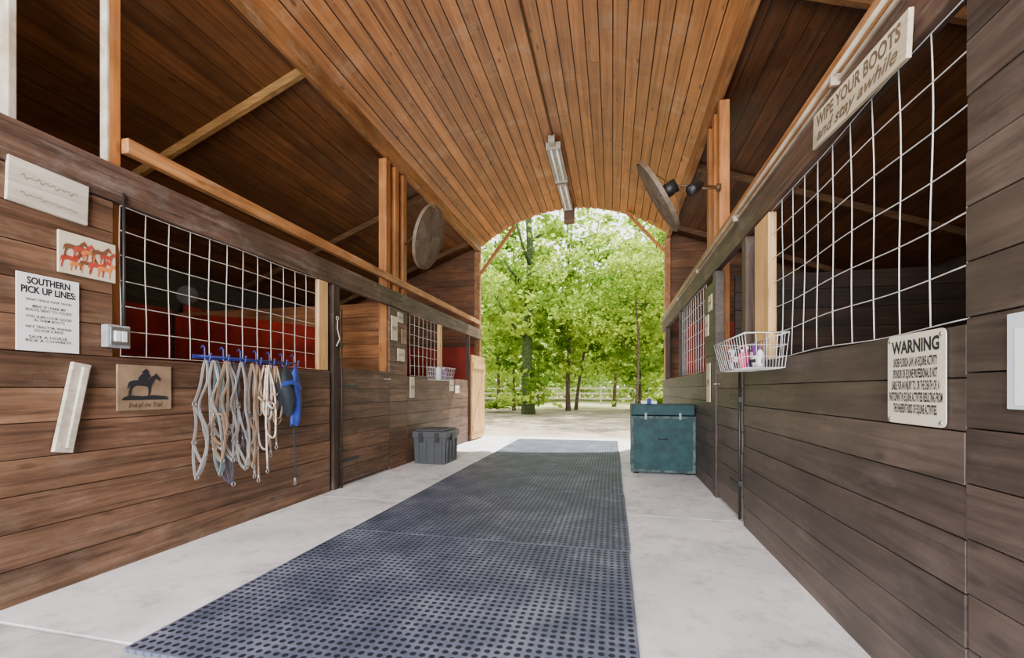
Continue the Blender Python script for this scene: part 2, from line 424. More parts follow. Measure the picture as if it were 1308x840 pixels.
def endwall(nm, xa, xb, za, zb):
    mb = MB(); z = 0; lo, hi = min(xa, xb), max(xa, xb)
    def roof(x): return za + (zb - za) * (x - xa) / (xb - xa) + .07
    while z < max(za, zb) + .1:
        zt = z + .16; n = 40
        t = R()
        for i in range(n):
            a = lo + (hi - lo) * i / n; b = lo + (hi - lo) * (i + 1) / n
            top = min(zt - .004, max(roof(a), roof(b)))
            if top > z: mb.box(a, b, YE, YE + .04, z, top, t=t)
        z = zt
    struct(mb.build(nm, "wallend"))
endwall("wall_end_left", -2.87, -6.6, 4.27, 2.85)
endwall("wall_end_right", 1.07, 4.8, 4.27, 2.85)
def partition(nm, x0, x1, y, h, mat):
    mb = MB(); z = 0
    while z < h - .01:
        mb.box(x0, x1, y, y + .04, z, min(z + .185, h) - .005); z += .185
    struct(mb.build(nm, mat))
partition("wall_partition_left", -6.45, -3.02, 5.38, 2.22, "wallx")
partition("wall_partition_left", -6.45, -3.02, 1.7, 2.0, "inner_shade_x")
partition("wall_partition_right", 1.22, 4.70, 4.85, 2.2, "inner_shade_x")
partition("wall_partition_right", 1.08, 4.70, 1.35, 2.2, "inner_shade_x")

# ------------------------------------------------------------------ ceilings
CX = -.90; HC = 1.99; ZS = 4.27; RISE = .69
RAD = (HC ** 2 + RISE ** 2) / (2 * RISE); CZ = ZS + RISE - RAD; A0 = math.asin(HC / RAD)
mb = MB(); NP = 28
for i in range(NP):
    a = -A0 + 2 * A0 * i / NP; b = -A0 + 2 * A0 * (i + 1) / NP; g = .0020
    a2, b2 = a + g, b - g
    brk = U(-1, 4.5) if i % 3 else U(5.0, 8.0)
    tb = R()
    for (yl, y1) in ((YB, brk), (brk, YE + .15)):
        def P(an, rr, yy): return (CX + math.sin(an) * rr, yy, CZ + math.cos(an) * rr)
        vs = [P(a2, RAD, yl), P(b2, RAD, yl), P(b2, RAD, y1 - .003), P(a2, RAD, y1 - .003),
              P(a2, RAD + .02, yl), P(b2, RAD + .02, yl), P(b2, RAD + .02, y1 - .003), P(a2, RAD + .02, y1 - .003)]
        mb.add(vs, [(0, 1, 2, 3), (7, 6, 5, 4), (0, 4, 5, 1), (1, 5, 6, 2), (2, 6, 7, 3), (3, 7, 4, 0)], t=min(1, max(0, tb + U(-.25, .25))))
    vs = [P(a, RAD + .026, YB), P(b, RAD + .026, YB), P(b, RAD + .026, YE + .15), P(a, RAD + .026, YE + .15)]
    mb.add(vs, [(0, 1, 2, 3)], m=1)
struct(mb.build("ceiling", ["ceil", "black"]))
def leanto(xa, za, xb, zb, mat):
    mb = MB(); n = 24
    d = V((xb - xa, 0, zb - za)); L = d.length; d.normalize(); nn = V((-d.z, 0, d.x))
    if nn.z < 0: nn = -nn
    for i in range(n):
        p = V((xa, 0, za)) + d * (L * i / n + .002); q = V((xa, 0, za)) + d * (L * (i + 1) / n - .004)
        brk = U(-1, 8)
        for yl, y1 in ((YB, brk), (brk, YE + .1)):
            vs = [p + V((0, yl, 0)), q + V((0, yl, 0)), q + V((0, y1 - .004, 0)), p + V((0, y1 - .004, 0))]
            vs += [v + nn * .02 for v in vs]
            mb.add(vs, [(0, 1, 2, 3), (7, 6, 5, 4), (0, 4, 5, 1), (1, 5, 6, 2), (2, 6, 7, 3), (3, 7, 4, 0)])
    a = V((xa, 0, za)) + nn * .03; b = V((xb, 0, zb)) + nn * .03
    mb.add([a + V((0, YB, 0)), b + V((0, YB, 0)), b + V((0, YE + .1, 0)), a + V((0, YE + .1, 0))], [(0, 1, 2, 3)], m=1)
    struct(mb.build("ceiling", [mat, "black"]))
leanto(-2.90, 4.25, -6.75, 2.80, "ceil_shade")
leanto(1.10, 4.25, 4.95, 2.80, "ceil_shade_r")

# ------------------------------------------------------------------ beams, posts, rails
def bx(name, mat, b, label, cat, group=None, bevel=.005):
    mb = MB(); mb.box(*b); o = mb.build(name, mat, bevel=bevel); meta(o, label, cat, group); return o
bx("roof_beam", "beam", (-2.93, -2.85, YB, YE, 4.10, 4.29), "long orange wooden beam carrying the vaulted ceiling", "beam")
bx("roof_beam", "beam", (1.06, 1.14, YB, YE, 4.10, 4.29), "long orange wooden beam carrying the vaulted ceiling", "beam")
bx("wooden_rail", "rail", (XL - .05, XL + .012, YB, YE - .1, 2.145, 2.36), "dark weathered board above the stall openings", "rail")
bx("wooden_rail", "rail", (XR - .012, XR + .05, YB, YE - .1, 2.205, 2.40), "dark weathered board above the stall openings", "rail")
bx("wooden_rail", "beam", (XL - .055, XL - .0, 2.05, YE - .15, 2.47, 2.56), "orange wooden rail running above the stalls", "rail")
bx("wooden_rail", "beam", (XR + .03, XR + .09, 0.2, YE - .15, 2.50, 2.60), "orange wooden rail running above the stalls", "rail")
mb = MB(); mb.cyl((XR - .035, .2, 2.44), (XR - .035, 9.2, 2.44), .011)
for k in range(6): mb.box(XR - .045, XR + .0, .6 + k * 1.6, .615 + k * 1.6, 2.39, 2.44)
meta(mb.build("track_pipe", "pipe"), "dull beige conduit pipe along the dark rail", "pipe")
bx("wooden_rail", "pipe", (XR - .02, XR + .02, .2, YE - .2, 2.405, 2.425), "thin weathered batten on top of the rail", "rail")

PG = "posts along the aisle"
def post(mat, b, label): return bx("wooden_post", mat, b, label, "post", PG)
post("whitepaint", (-2.97, -2.89, 1.545, 1.58, 2.0, 4.08), "white painted post above the stall rail")
mbp = MB(); mbp.box(-2.945, -2.89, 1.98, 1.99, 0, 4.09, m=1); mbp.box(-2.945, -2.89, 1.991, 2.05, 0, 4.09)
meta(mbp.build("wooden_post", ["post", "whitepaint"]), "orange post with one white painted face", "post", PG)
post("pale", (XL - .04, XL + .005, 3.80, 3.94, 1.245, 2.14), "pale new pine post beside the wire grille")
post("postdark", (XL - .055, XL + .012, 4.02, 4.13, 0, 2.14), "dark stained door post")
post("pale", (XL - .04, XL + .005, 6.90, 7.02, 1.245, 2.14), "pale pine post beside the far grille")
post("postdark", (XL - .055, XL + .015, 8.44, 8.48, 0, 2.14), "dark stained door post")
for ya in (5.24, 5.48, 5.72):
    post("post", (-3.0, -2.89, ya, ya + .11, 0.0, 4.09), "orange timber post in a cluster of three")
for ya in (4.98, 5.22, 5.5):
    post("post", (1.10, 1.20, ya, ya + .11, 0.0, 4.09), "orange timber post in a cluster of three")
post("beam", (-2.97, -2.85, YE - .13, YE - .01, 0, 4.09), "brown corner post at the barn end")
post("beam", (1.03, 1.14, YE - .13, YE - .01, 0, 4.09), "brown corner post at the barn end")
post("pale", (XR + .0, XR + .05, 3.14, 3.42, 1.245, 2.2), "pale new pine post beside the wire grille")
post("postdark", (XR - .01, XR + .07, 3.60, 3.70, 1.245, 2.2), "dark stained door post")
post("wallr", (XR - .01, XR + .07, 4.58, 4.71, 0, 2.2), "weathered brown door post")
post("postdark", (XR - .01, XR + .07, 6.85, 6.97, 1.245, 2.2), "dark stained door post")
post("postdark", (XR - .01, XR + .07, 8.6, 8.72, 1.245, 2.2), "dark stained door post")
for p0, p1 in (((-2.84, YE - .07, 3.62), (-2.08, YE - .07, 4.60)), ((1.02, YE - .07, 3.85), (.30, YE - .07, 4.68))):
    mb = MB(); mb.beam(p0, p1, .05, .09, up=(0, 1, 0)); meta(mb.build("knee_brace", "post"), "diagonal wooden brace at the barn opening", "brace", "braces at the barn opening")
for s, xa, xb in ((-1, -2.95, -6.5), (1, 1.16, 4.7)):
    for yy in (1.0, 3.75, 6.6, 8.9):
        mb = MB(); sl = 1.45 / 3.85; x0 = -2.90 if s < 0 else 1.10
        mb.beam((xa, yy, 4.25 - .045 - abs(xa - x0) * sl), (xb, yy, 4.25 - .045 - abs(xb - x0) * sl), .05, .085)
        meta(mb.build("rafter", "raft" if (s < 0 and yy == 3.75) else "raft_shade"), "pale timber rafter under the stall roof" if (s < 0 and yy == 3.75) else "timber rafter under the stall roof, shade in its colour", "rafter", "rafters under the stall roofs")

# ------------------------------------------------------------------ grilles
def grille(x, y0, y1, z0, z1, mat, wav, lab, r=.0038, cell=.152):
    mb = MB(); ny = max(2, round((y1 - y0) / cell)); nz = max(2, round((z1 - z0) / cell))
    def P(y, z):
        return (x + wav * math.sin(y * 5.1 + z * 3) * .6, y + wav * math.sin(z * 7 + y * 2), z + wav * math.sin(y * 6.3 + z * 4) * .8)
    for i in range(ny + 1):
        yy = y0 + (y1 - y0) * i / ny
        mb.tube([P(yy, z0 + (z1 - z0) * k / 12) for k in range(13)], r, 5)
    for j in range(nz + 1):
        zz = z0 + (z1 - z0) * j / nz
        mb.tube([P(y0 + (y1 - y0) * k / 24, zz) for k in range(25)], r, 5)
    meta(mb.build("wire_grille", mat), lab, "wire grille", "wire grilles on the stalls")
grille(XL - .02, 2.02, 3.79, 1.25, 2.14, "wire", .004, "square wire stall grille beside a pale pine post", .003)
grille(XL - .02, 5.85, 6.89, 1.25, 2.14, "wire", .004, "square wire stall grille at the far stall", .003)
grille(XR + .02, 1.53, 3.12, 1.25, 2.2, "wirer", .007, "bent galvanized wire grille on the dark stall", .0023)
grille(XR + .02, 5.17, 6.83, 1.25, 2.2, "wirer", .004, "square wire stall grille at the far stall", .003)

# ------------------------------------------------------------------ doors
def stall_door(nm, x0, x1, y0, y1, z1, mat, sgn):
    e = empty(nm, ((x0 + x1) / 2, (y0 + y1) / 2, .04)); o = V(e.location)
    def b(mb, n, mt, **k):
        mb.v = [tuple(V(v) - o) for v in mb.v]; return mb.build(n, mt, parent=e, **k)
    mb = MB(); boards(mb, x0, x1, y0, y1, .04, z1, .17); b(mb, "door_leaf", mat, bevel=.004)
    xf = x1 if sgn > 0 else x0
    for zz in (.28, z1 - .2):
        mb = MB(); mb.box(xf - .002 if sgn > 0 else xf - .008, xf + .008 if sgn > 0 else xf + .002, y0 + .01, y0 + .35, zz - .02, zz + .02); b(mb, "hinge", "black")
    mb = MB(); mb.cyl((xf + sgn * .015, y1 - .16, z1 - .1), (xf + sgn * .015, y1 - .0, z1 - .1), .008)
    mb.cyl((xf + sgn * .015, y1 - .08, z1 - .1), (xf + sgn * .05, y1 - .08, z1 - .1), .006); b(mb, "latch", "steel")
    struct(e); return e
stall_door("door_1", XL - .035, XL, 4.15, 5.21, 1.28, "wall", 1)
stall_door("door_2", XR, XR + .035, 3.73, 4.56, 1.2, "wallr", -1)
e = empty("door_3", (XL + .045, 8.93, .03))
mb = MB()
for k in range(6): mb.box(-.02, .02, -.44 + k * .147, -.44 + (k + 1) * .147 - .004, 0, 1.72)
mb.build("door_leaf", "pale", parent=e, bevel=.003)
for q in ((.15, .26), (1.45, 1.56)):
    mb = MB(); mb.box(.021, .04, -.43, .43, *q); mb.build("cross_board", "pale", parent=e)
mb = MB(); mb.beam((.03, -.40, .27), (.03, .40, 1.44), .019, .1, up=(0, 0, 1)); mb.build("brace_board", "pale", parent=e)
struct(e)

mb = MB(); mb.cyl((XR - .022, 3.715, .04), (XR - .022, 3.715, 1.2), .009); mb.box(XR - .03, XR - .0, 3.70, 3.73, .3, .34); mb.box(XR - .03, XR - .0, 3.70, 3.73, .95, .99)
meta(mb.build("door_bolt", "black"), "long black vertical bolt on the stall door", "bolt")
mb = MB(); mb.cyl((XL + .028, 4.14, .0), (XL + .028, 4.14, 1.9), .008); mb.box(XL + .012, XL + .035, 4.12, 4.16, .4, .44); mb.box(XL + .012, XL + .035, 4.12, 4.16, 1.5, 1.54)
meta(mb.build("door_bolt", "black"), "long black vertical rod beside the stall door", "bolt")

# ------------------------------------------------------------------ wall signs
def plaque(nm, side, yc, zc, w, h, mat, label, cat="sign", th=.012, tilt=0, round_=0, off=.004):
    if side < 0: e = empty(nm, (XL + off, yc, zc), LROT)
    else: e = empty(nm, (XR - off, yc, zc), RROT)
    if tilt: e.rotation_euler = (e.rotation_euler.to_matrix() @ Matrix.Rotation(tilt, 3, "Z")).to_euler()
    mb = MB()
    if round_:
        pts = []
        for cx, cy, a0 in ((w / 2 - round_, h / 2 - round_, 0), (-w / 2 + round_, h / 2 - round_, 90), (-w / 2 + round_, -h / 2 + round_, 180), (w / 2 - round_, -h / 2 + round_, 270)):
            for k in range(5):
                a = math.radians(a0 + 22.5 * k); pts.append((cx + round_ * math.cos(a), cy + round_ * math.sin(a)))
        mb.poly(pts, 0, th)
    else: mb.box(-w / 2, w / 2, -h / 2, h / 2, 0, th)
    mb.build("panel", mat, parent=e, bevel=0 if round_ else .002)
    meta(e, label, cat); return e
e = plaque("wooden_sign", -1, 1.665, 2.06, .33, .215, "greywood", "weathered whitewashed wooden sign on brown boards", th=.02, tilt=-.03)
mb = MB()
for y0_, n_, s_ in ((.03, 24, .016), (-.055, 22, .010)):
    mb.ribbon([(-.12 + k * .24 / n_, y0_ + s_ * math.sin(k * 2.1) * (.6 + .4 * math.sin(k)), .0212) for k in range(n_)], .004, .001)
mb.build("faint_lettering", "faintink", parent=e)
HORSE = [(0.05, 0.0), (0.1, 0.0), (0.13, 0.25), (0.2, 0.38), (0.28, 0.42), (0.5, 0.40), (0.6, 0.36), (0.62, 0.2), (0.6, 0.0), (0.65, 0.0), (0.69, 0.22), (0.7, 0.4), (0.76, 0.55), (0.84, 0.72), (0.95, 0.62), (1.0, 0.66), (0.97, 0.76), (0.88, 0.88), (0.84, 0.95), (0.82, 0.88), (0.72, 0.8), (0.62, 0.66), (0.5, 0.62), (0.25, 0.64), (0.14, 0.62), (0.05, 0.55), (0.0, 0.3), (0.04, 0.32), (0.09, 0.48), (0.08, 0.3), (0.04, 0.15)]
e = plaque("horse_picture", -1, 1.836, 1.775, .27, .22, "cream", "cream picture painted with red and orange horses", "picture", th=.012)
cols = ["redink", "orangeink", "brownink"]
mb = MB()
for k in range(10):
    s = U(.085, .115); x = -.13 + (k % 5) * .042 + (k // 5) * .012; y = -.10 + (k // 5) * .075 + U(0, .02)
    z = .0125 + k * .0003
    mb.poly([(min(x + px * s, .13), y + py * s) for px, py in HORSE], z, z + .0005, m=k % 3)
mb.build("painted_horses", cols, parent=e)

e = plaque("white_sign", -1, 1.668, 1.435, .26, .385, "white", "white printed sign with black humorous lines", th=.004)
text("SOUTHERN\nPICK UP LINES:", e, 0, .135, .225, .082, "ink", .0052, bold=.035)
LN = ["WHAT YEAR IS YOUR TRUCK?", "MIND IF I PARK MY\nBOOTS NEXT TO YOURS?", "YOU SURE LOOK GOOD\nIN THEM BOOTS", "NICE TRACTOR, WANNA\nGO FOR A RIDE?", "SAVE A HORSE,\nRIDE A COWBOY"]
y = .07
for l in LN:
    two = "\n" in l; h = .032 if two else .013
    text(l, e, 0, y - h / 2, .19, h, "ink", .0052, bold=.015); y -= h + .019

e = empty("outlet_box", (XL + .003, 1.965, 1.355), LROT)
mb = MB(); mb.box(-.062, .062, -.065, .065, 0, .05); mb.build("box_body", "grey", parent=e, bevel=.006)
mb = MB(); mb.box(-.05, .05, -.052, .052, .05, .058); mb.build("cover_plate", "steel", parent=e, bevel=.003)
for px in (-.018, .018):
    mb = MB(); mb.box(px - .012, px + .012, -.03, .03, .058, .066); mb.build("socket", "white", parent=e)
mb = MB(); mb.tube([(.045, .065, .02), (.045, .35, .02), (.045, .85, .02)], .008, 8); mb.build("conduit", "black", parent=e)
meta(e, "grey metal outlet box with black conduit above", "outlet")

mb = MB(); mb.beam((XL + .018, 1.715, .72), (XL + .018, 1.80, 1.19), .085, .025, up=(1, 0, 0))
mb.beam((XL + .038, 1.735, .74), (XL + .038, 1.81, 1.17), .03, .018, up=(1, 0, 0))
meta(mb.build("wooden_plank", "greywood", bevel=.003), "pale wooden plank fixed at a tilt on brown boards", "plank")

e = plaque("silhouette_plaque", -1, 2.14, 1.06, .32, .275, "pictan", "tan plaque with black horse and rider silhouette", "picture", th=.014)
mb = MB()
mb.poly([(-.11 + px * .2, -.05 + py * .15) for px, py in HORSE], .0145, .0165)
mb.poly([(-.05, .035), (-.02, .04), (.01, .035), (.015, .06), (.03, .062), (.02, .085), (.012, .09), (.02, .098), (.0, .118), (-.02, .1), (-.03, .098), (-.018, .09), (-.03, .08), (-.045, .06)], .0145, .0168)
mb.poly([(-.14, -.075), (.14, -.075), (.13, -.055), (.05, -.045), (-.02, -.052), (-.1, -.045), (-.13, -.06)], .0145, .0164)
mb.build("silhouette", "ink", parent=e)
text("End of the Trail", e, 0, -.105, .2, .03, "ink", .0152, shear=.3)

# ------------------------------------------------------------------ blue rack + tack
e = empty("hook_rack", (XL + .003, 2.46, 1.28), LROT)
mb = MB(); mb.box(0, .94, -.014, .014, 0, .006)
mb.tube([(0, .0, .075), (.94, .0, .075)], .006, 8)
for xx in (0.02, .92): mb.tube([(xx, 0, .005), (xx, 0, .075)], .005, 6)
mb.build("rack_bar", "bluerack", parent=e)
HK = [.03, .18, .33, .48, .62, .76, .90]
for x in HK:
    mb = MB(); mb.tube([(x, .06, .04), (x, .075, .055), (x, .06, .07), (x, -.02, .072), (x, -.045, .085), (x, -.04, .11), (x, -.01, .118), (x, .01, .12)], .005, 6); mb.ell((x, .015, .12), (.009, .009, .009), 8, 6)
    mb.build("hook", "bluerack", parent=e)
meta(e, "blue metal tack rack with hooks on the stall wall", "rack")

def crs(pts, n=4):
    P = []; pts = [V(p) for p in pts]
    for i in range(len(pts) - 1):
        p0 = pts[max(i - 1, 0)]; p1 = pts[i]; p2 = pts[i + 1]; p3 = pts[min(i + 2, len(pts) - 1)]
        for k in range(n):
            t = k / n; P.append(.5 * ((2 * p1) + (p2 - p0) * t + (2 * p0 - 5 * p1 + 4 * p2 - p3) * t * t + (3 * p1 - p0 - 3 * p2 + p3) * t ** 3))
    P.append(pts[-1]); return P
def halter(off, sc, mat, z, label, wd=.75, lean=0, seed=0):
    rg = random.Random(seed)
    e = empty("halter", (XL + z, 2.46 + off, 1.24), LROT)
    s = sc; q = wd; w = .018
    j = lambda a=.024: rg.uniform(-a, a)
    def S(pts): return crs([(x * q * s + lean * y * s, y * s, zz) for x, y, zz in pts])
    A = (-.06 + j(), -.36 + j(.08), .004); B = (.06 + j(), -.40 + j(.08), .010)
    C = (-.065 + j(), -.57 + j(.06), .006); D = (.05 + j(), -.62 + j(.06), .012)
    K = (.0 + j(.04), -.78 + j(.05), .014)
    mb = MB(); mb.ribbon(S([A, (-.05 + j(), -.18, .004), (-.012, -.02, .006), (0, .004, .010), (.014, -.02, .012), (.05 + j(), -.2, .010), B]), w, .003)
    mb.build("crown_strap", mat, parent=e)
    for a_, b_ in ((A, C), (B, D)):
        mb = MB(); mb.ribbon(S([a_, ((a_[0] + b_[0]) / 2 + j(.03), (a_[1] + b_[1]) / 2, a_[2] + .006), b_]), w, .003); mb.build("cheek_strap", mat, parent=e)
    mb = MB(); mb.ribbon(S([C, (-.03 + j(), -.68 + j(.04), .012), (.02, -.70 + j(.05), .016), D]), w, .003)
    mb.ribbon(S([C, (-.055, -.70, .004), K, (.04, -.74, .006), D]), w, .003); mb.build("noseband", mat, parent=e)
    mb = MB(); mb.ribbon(S([A, (-.02, -.46 + j(.05), .018), (.02, -.5, .018), B]), w * .9, .003)
    mb.ribbon(S([(.0, -.48, .018), (.01 + j(.03), -.62, .022), K]), w * .9, .003); mb.build("throat_strap", mat, parent=e)
    mb = MB(); mb.ribbon(S([(.0, -.01, .02), (.03 + j(.03), -.15, .026), (-.02 + j(.04), -.32, .028), (.03 + j(.04), -.5, .024), (.0 + j(.04), -.66 + j(.08), .024)]), w * .8, .003); mb.build("hanging_strap", mat, parent=e)
    mb = MB(); bx_ = (B[0] * q * s + lean * B[1] * s, (B[1] + .07) * s)
    mb.box(bx_[0] - .014, bx_[0] + .014, bx_[1] - .016, bx_[1] + .016, .014, .018); mb.build("buckle", "steel", parent=e)
    for p in (A, C, D, K):
        mb = MB(); mb.ring((p[0] * q * s + lean * p[1] * s, p[1] * s, p[2] + .004), (0, 0, 1), .015, .003, 12, 5); mb.build("metal_ring", "steel", parent=e)
    meta(e, label, "halter", "halters and ropes on the rack"); return e
halter(.02, .95, "greyweb", .085, "grey nylon horse halter hanging from the rack", .9, .06, 1)
halter(.05, .80, "greyweb", .115, "pale grey nylon horse halter on the rack", 1.1, -.10, 2)
halter(.09, .98, "tealweb", .100, "blue-grey nylon horse halter on the rack", .8, -.05, 3)
halter(.14, .86, "tanweb", .130, "tan nylon horse halter hanging from the rack", .9, .08, 4)
halter(.18, .92, "greyweb", .108, "grey nylon horse halter hanging from the rack", .9, -.04, 9)
halter(.24, 1.16, "purpleweb", .09, "dark faded nylon halter hanging low", .7, .04, 5)
halter(.28, 1.04, "greyweb", .12, "grey nylon halter hanging low", .8, -.05, 6)
halter(.33, .90, "purpleweb", .10, "dark nylon halter hanging from the rack", .8, .06, 7)
halter(.38, .98, "tanweb", .125, "tan nylon halter hanging among the ropes", .7, .0, 10)
def rope(off, mat, z, L, n, label, tail=.1, r=.0075, seed=1):
    rg = random.Random(seed)
    e = empty("lead_rope", (XL + z, 2.46 + off, 1.24), LROT)
    mb = MB(); pts = []
    for k in range(n):
        a = L * rg.uniform(.45, 1.0); w = rg.uniform(.010, .05); x0 = rg.uniform(-.03, .03); zz = .014 * k; j = lambda: rg.uniform(-.012, .012)
        pts += [(x0 * .3 - .006, 0, zz), (x0 - w + j(), -a * .4, zz + .006), (x0 - w * 1.1 + j(), -a * .85, zz + .004), (x0 - w * .4, -a * .98, zz + .008), (x0 + w * .5, -a, zz + .01), (x0 + w + j(), -a * .85, zz + .008), (x0 + w * .8 + j(), -a * .35, zz + .01)]
    pts += [(.0, .004, .014), (.02, -.3, .016), (-.012, -L * .7, .02), (.012, -L - tail, .01)]
    P = crs(pts, 3)
    mb.tube(P, r, 7)
    if n > 2:
        mb.tube(crs([(.02, -L * .42, .03), (-.035, -L * .45, .055), (.0, -L * .5, .07), (.04, -L * .46, .05), (.0, -L * .43, .04), (-.02, -L * .49, .06)], 4), r, 7)
    mb.build("rope", mat, parent=e)
    mb = MB(); q = P[-1]; mb.cyl(q, q + V((0, -.036, 0)), .009, 8); mb.ring(q + V((0, -.05, 0)), (0, 0, 1), .014, .0035, 10, 5); mb.build("snap_hook", "steel", parent=e)
    meta(e, label, "lead rope", "halters and ropes on the rack")
rope(.47, "rope", .085, .56, 3, "beige cotton lead rope looped on a hook", .30, .007, seed=1)
rope(.53, "rope2", .115, .68, 3, "cream and red lead rope looped on a hook", .12, .007, seed=2)
rope(.59, "rope", .09, .48, 3, "tan cotton lead rope looped on a hook", .2, .007, seed=3)
rope(.62, "tanweb", .12, .60, 2, "brown cotton lead rope looped on a hook", .02, .007, seed=5)
rope(.43, "greyweb", .085, .72, 2, "faded grey lead rope hanging", seed=4)
rope(.88, "navy", .085, .35, 1, "black lead rope hanging beside the blue mask", .62, .006)
e = empty("fly_mask", (XL + .10, 2.46 + .77, 1.24), LROT)
def crumple(pr, mat, name, x0=0, z0=0, kx=1, sd=3):
    rg = random.Random(sd); mb = MB(); vs = []; fs = []; n = 20
    for jx, (z, r) in enumerate(pr):
        for i in range(n):
            a = 2 * math.pi * i / n; rr = r * (1 + .22 * math.sin(4 * a + jx * .5) + rg.uniform(-.08, .08))
            vs.append((x0 + rr * math.cos(a) * kx + .015 * math.sin(z * 14), z + .012 * math.sin(3 * a), z0 + rr * .42 * math.sin(a)))
    for jx in range(len(pr) - 1):
        for i in range(n):
            k = (i + 1) % n; fs.append((jx * n + i, jx * n + k, (jx + 1) * n + k, (jx + 1) * n + i))
    mb.add(vs, fs, smooth=True); return mb.build(name, mat, parent=e)
crumple([(0.0, .012), (-.04, .04), (-.10, .085), (-.17, .105), (-.25, .11), (-.32, .095), (-.38, .07), (-.41, .05)], "navy", "mask_body", -.03, .03)
crumple([(0.005, .012), (-.05, .035), (-.12, .050), (-.2, .055), (-.29, .055), (-.38, .055), (-.45, .06), (-.5, .05)], "blue", "blue_panel", .08, .035, 1, 8)
mb = MB(); mb.ribbon(crs([(-.12, -.15, .068), (-.04, -.13, .088), (.04, -.15, .086), (.12, -.19, .062)]), .035, .004); mb.build("strap", "blue", parent=e)
meta(e, "crumpled blue and dark grey fly mask on the rack", "fly mask")

sm = [(5.33, 1.86, .16, .32, "cream"), (5.50, 2.03, .15, .14, "greywood"), (5.60, 1.78, .15, .2, "pictan"), (5.52, 1.52, .2, .17, "cream"), (5.86, 1.08, .14, .30, "cream"), (7.45, 1.12, .2, .2, "cream"), (7.75, 1.05, .2, .14, "white")]
def faint(e, w, h):
    mb = MB(); pts = [(-w * .35 + w * .7 * k / 12, h * .12 * math.sin(k * 2.2), .0108) for k in range(13)]
    mb.ribbon(pts, .008, .001); mb.build("faint_print", "pictan", parent=e)
for a in sm:
    e = plaque("small_sign", -1, *a[:4], a[4], "small pale sign nailed to dark stall boards", th=.01); faint(e, a[2], a[3])
for yy, zz, h in ((4.82, 1.93, .16), (4.98, 1.72, .22), (4.9, 1.12, .4)):
    e = plaque("small_sign", 1, yy, zz, .16, h, "cream", "small pale sign on the dark stall boards", th=.01); faint(e, .16, h)

e = plaque("warning_sign", 1, 1.72, 1.085, .285, .305, "cream2", "aged cream metal warning sign with black print", th=.003, round_=.02)
text("WARNING", e, 0, .110, .235, .046, "ink", .0042, bold=.04)
text("UNDER FLORIDA LAW, AN EQUINE ACTIVITY\nSPONSOR OR EQUINE PROFESSIONAL IS NOT\nLIABLE FOR AN INJURY TO, OR THE DEATH OF, A\nPARTICIPANT IN EQUINE ACTIVITIES RESULTING FROM\nTHE INHERENT RISKS OF EQUINE ACTIVITIES.", e, 0, -.024, .262, .195, "ink", .0042, bold=.035)
for x, y in ((-.125, .135), (.125, .135), (-.125, -.138), (.125, -.138)):
    mb = MB(); mb.cyl((x, y, .003), (x, y, .007), .006, 10); mb.build("screw", "steel", parent=e)

e = plaque("boots_sign", 1, 2.02, 2.24, .69, .155, "yellowwood", "yellowed wooden sign with faded lettering on the rail", th=.016, tilt=-.09, off=.034)
text("WIPE YOUR BOOTS", e, 0, .034, .62, .058, "fadedink", .0172, bold=.03)
text("and stay awhile", e, 0, -.038, .60, .066, "fadedink", .0172, shear=.35, bold=.02)

e = plaque("document_holder", 1, 1.265, 1.12, .2, .24, "clear", "clear plastic sleeve with papers on dark boards", "document holder", th=.006)
mb = MB(); mb.box(-.075, .09, -.11, .08, .0062, .008); mb.build("paper", "white", parent=e)

# ------------------------------------------------------------------ wire baskets
def basket(side, y0, y1, z0, z1, dep, mat, label):
    x0 = XL + .012 if side < 0 else XR - .012; s = 1 if side < 0 else -1
    e = empty("wire_basket", (x0, (y0 + y1) / 2, z0)); W = (y1 - y0) / 2; H = z1 - z0
    mb = MB()
    def P(u, v, f):
        tap = .84 + .16 * f
        return (s * dep * v * tap, u * W * tap, f * H)
    for f, r in ((0, .0035), (.33, .002), (.66, .002), (1, .0045)):
        mb.tube([P(-1, 0, f), P(-1, 1, f), P(1, 1, f), P(1, 0, f)], r, 5, closed=True)
    n = 13
    for i in range(n + 1):
        u = -1 + 2 * i / n
        mb.tube([P(u, 1, 1), P(u, 1, 0), P(u, 0, 0), P(u, 0, 1)], .002, 5)
    for v in (.25, .5, .75):
        mb.tube([P(-1, v, 1), P(-1, v, 0), P(1, v, 0), P(1, v, 1)], .002, 5)
    mb.build("basket_wire", mat, parent=e)
    meta(e, label, "basket"); return e
BZ = 1.185
basket(1, 2.76, 3.54, BZ - .008, 1.375, .23, "wirer", "wire basket of grooming supplies on the stall wall")
basket(-1, 6.35, 7.1, 1.2, 1.40, .2, "wirer", "wire basket of small supplies on the far stall wall")
def bottle(x, y, z, r, h, mat, cap, label):
    e = empty("bottle", (x, y, z)); mb = MB()
    mb.tube([(0, 0, 0), (0, 0, h * .7), (0, 0, h * .82), (0, 0, h * .86)], [r, r, r * .5, r * .4], 14); mb.build("bottle_body", mat, parent=e)
    mb = MB(); mb.cyl((0, 0, h * .862), (0, 0, h), r * .45, 12); mb.build("cap", cap, parent=e)
    meta(e, label, "bottle")
bottle(XR - .07, 3.38, BZ, .026, .17, "white", "pink", "white bottle with pink cap in the basket")
bottle(XR - .08, 3.31, BZ, .024, .16, "purple", "white", "purple bottle with white cap in the basket")
bottle(XR - .17, 3.08, BZ, .022, .12, "pink", "white", "small pink bottle in the basket")
bottle(XR - .16, 3.41, BZ, .024, .15, "navy", "white", "dark bottle with white cap in the basket")
bottle(XR - .06, 3.10, BZ, .022, .14, "white", "purple", "white bottle with purple cap in the basket")
bottle(XL + .1, 6.62, 1.208, .04, .24, "white", "grey", "white bottle in the far basket")
bottle(XL + .1, 6.85, 1.208, .04, .2, "purple", "white", "purple bottle in the far basket")
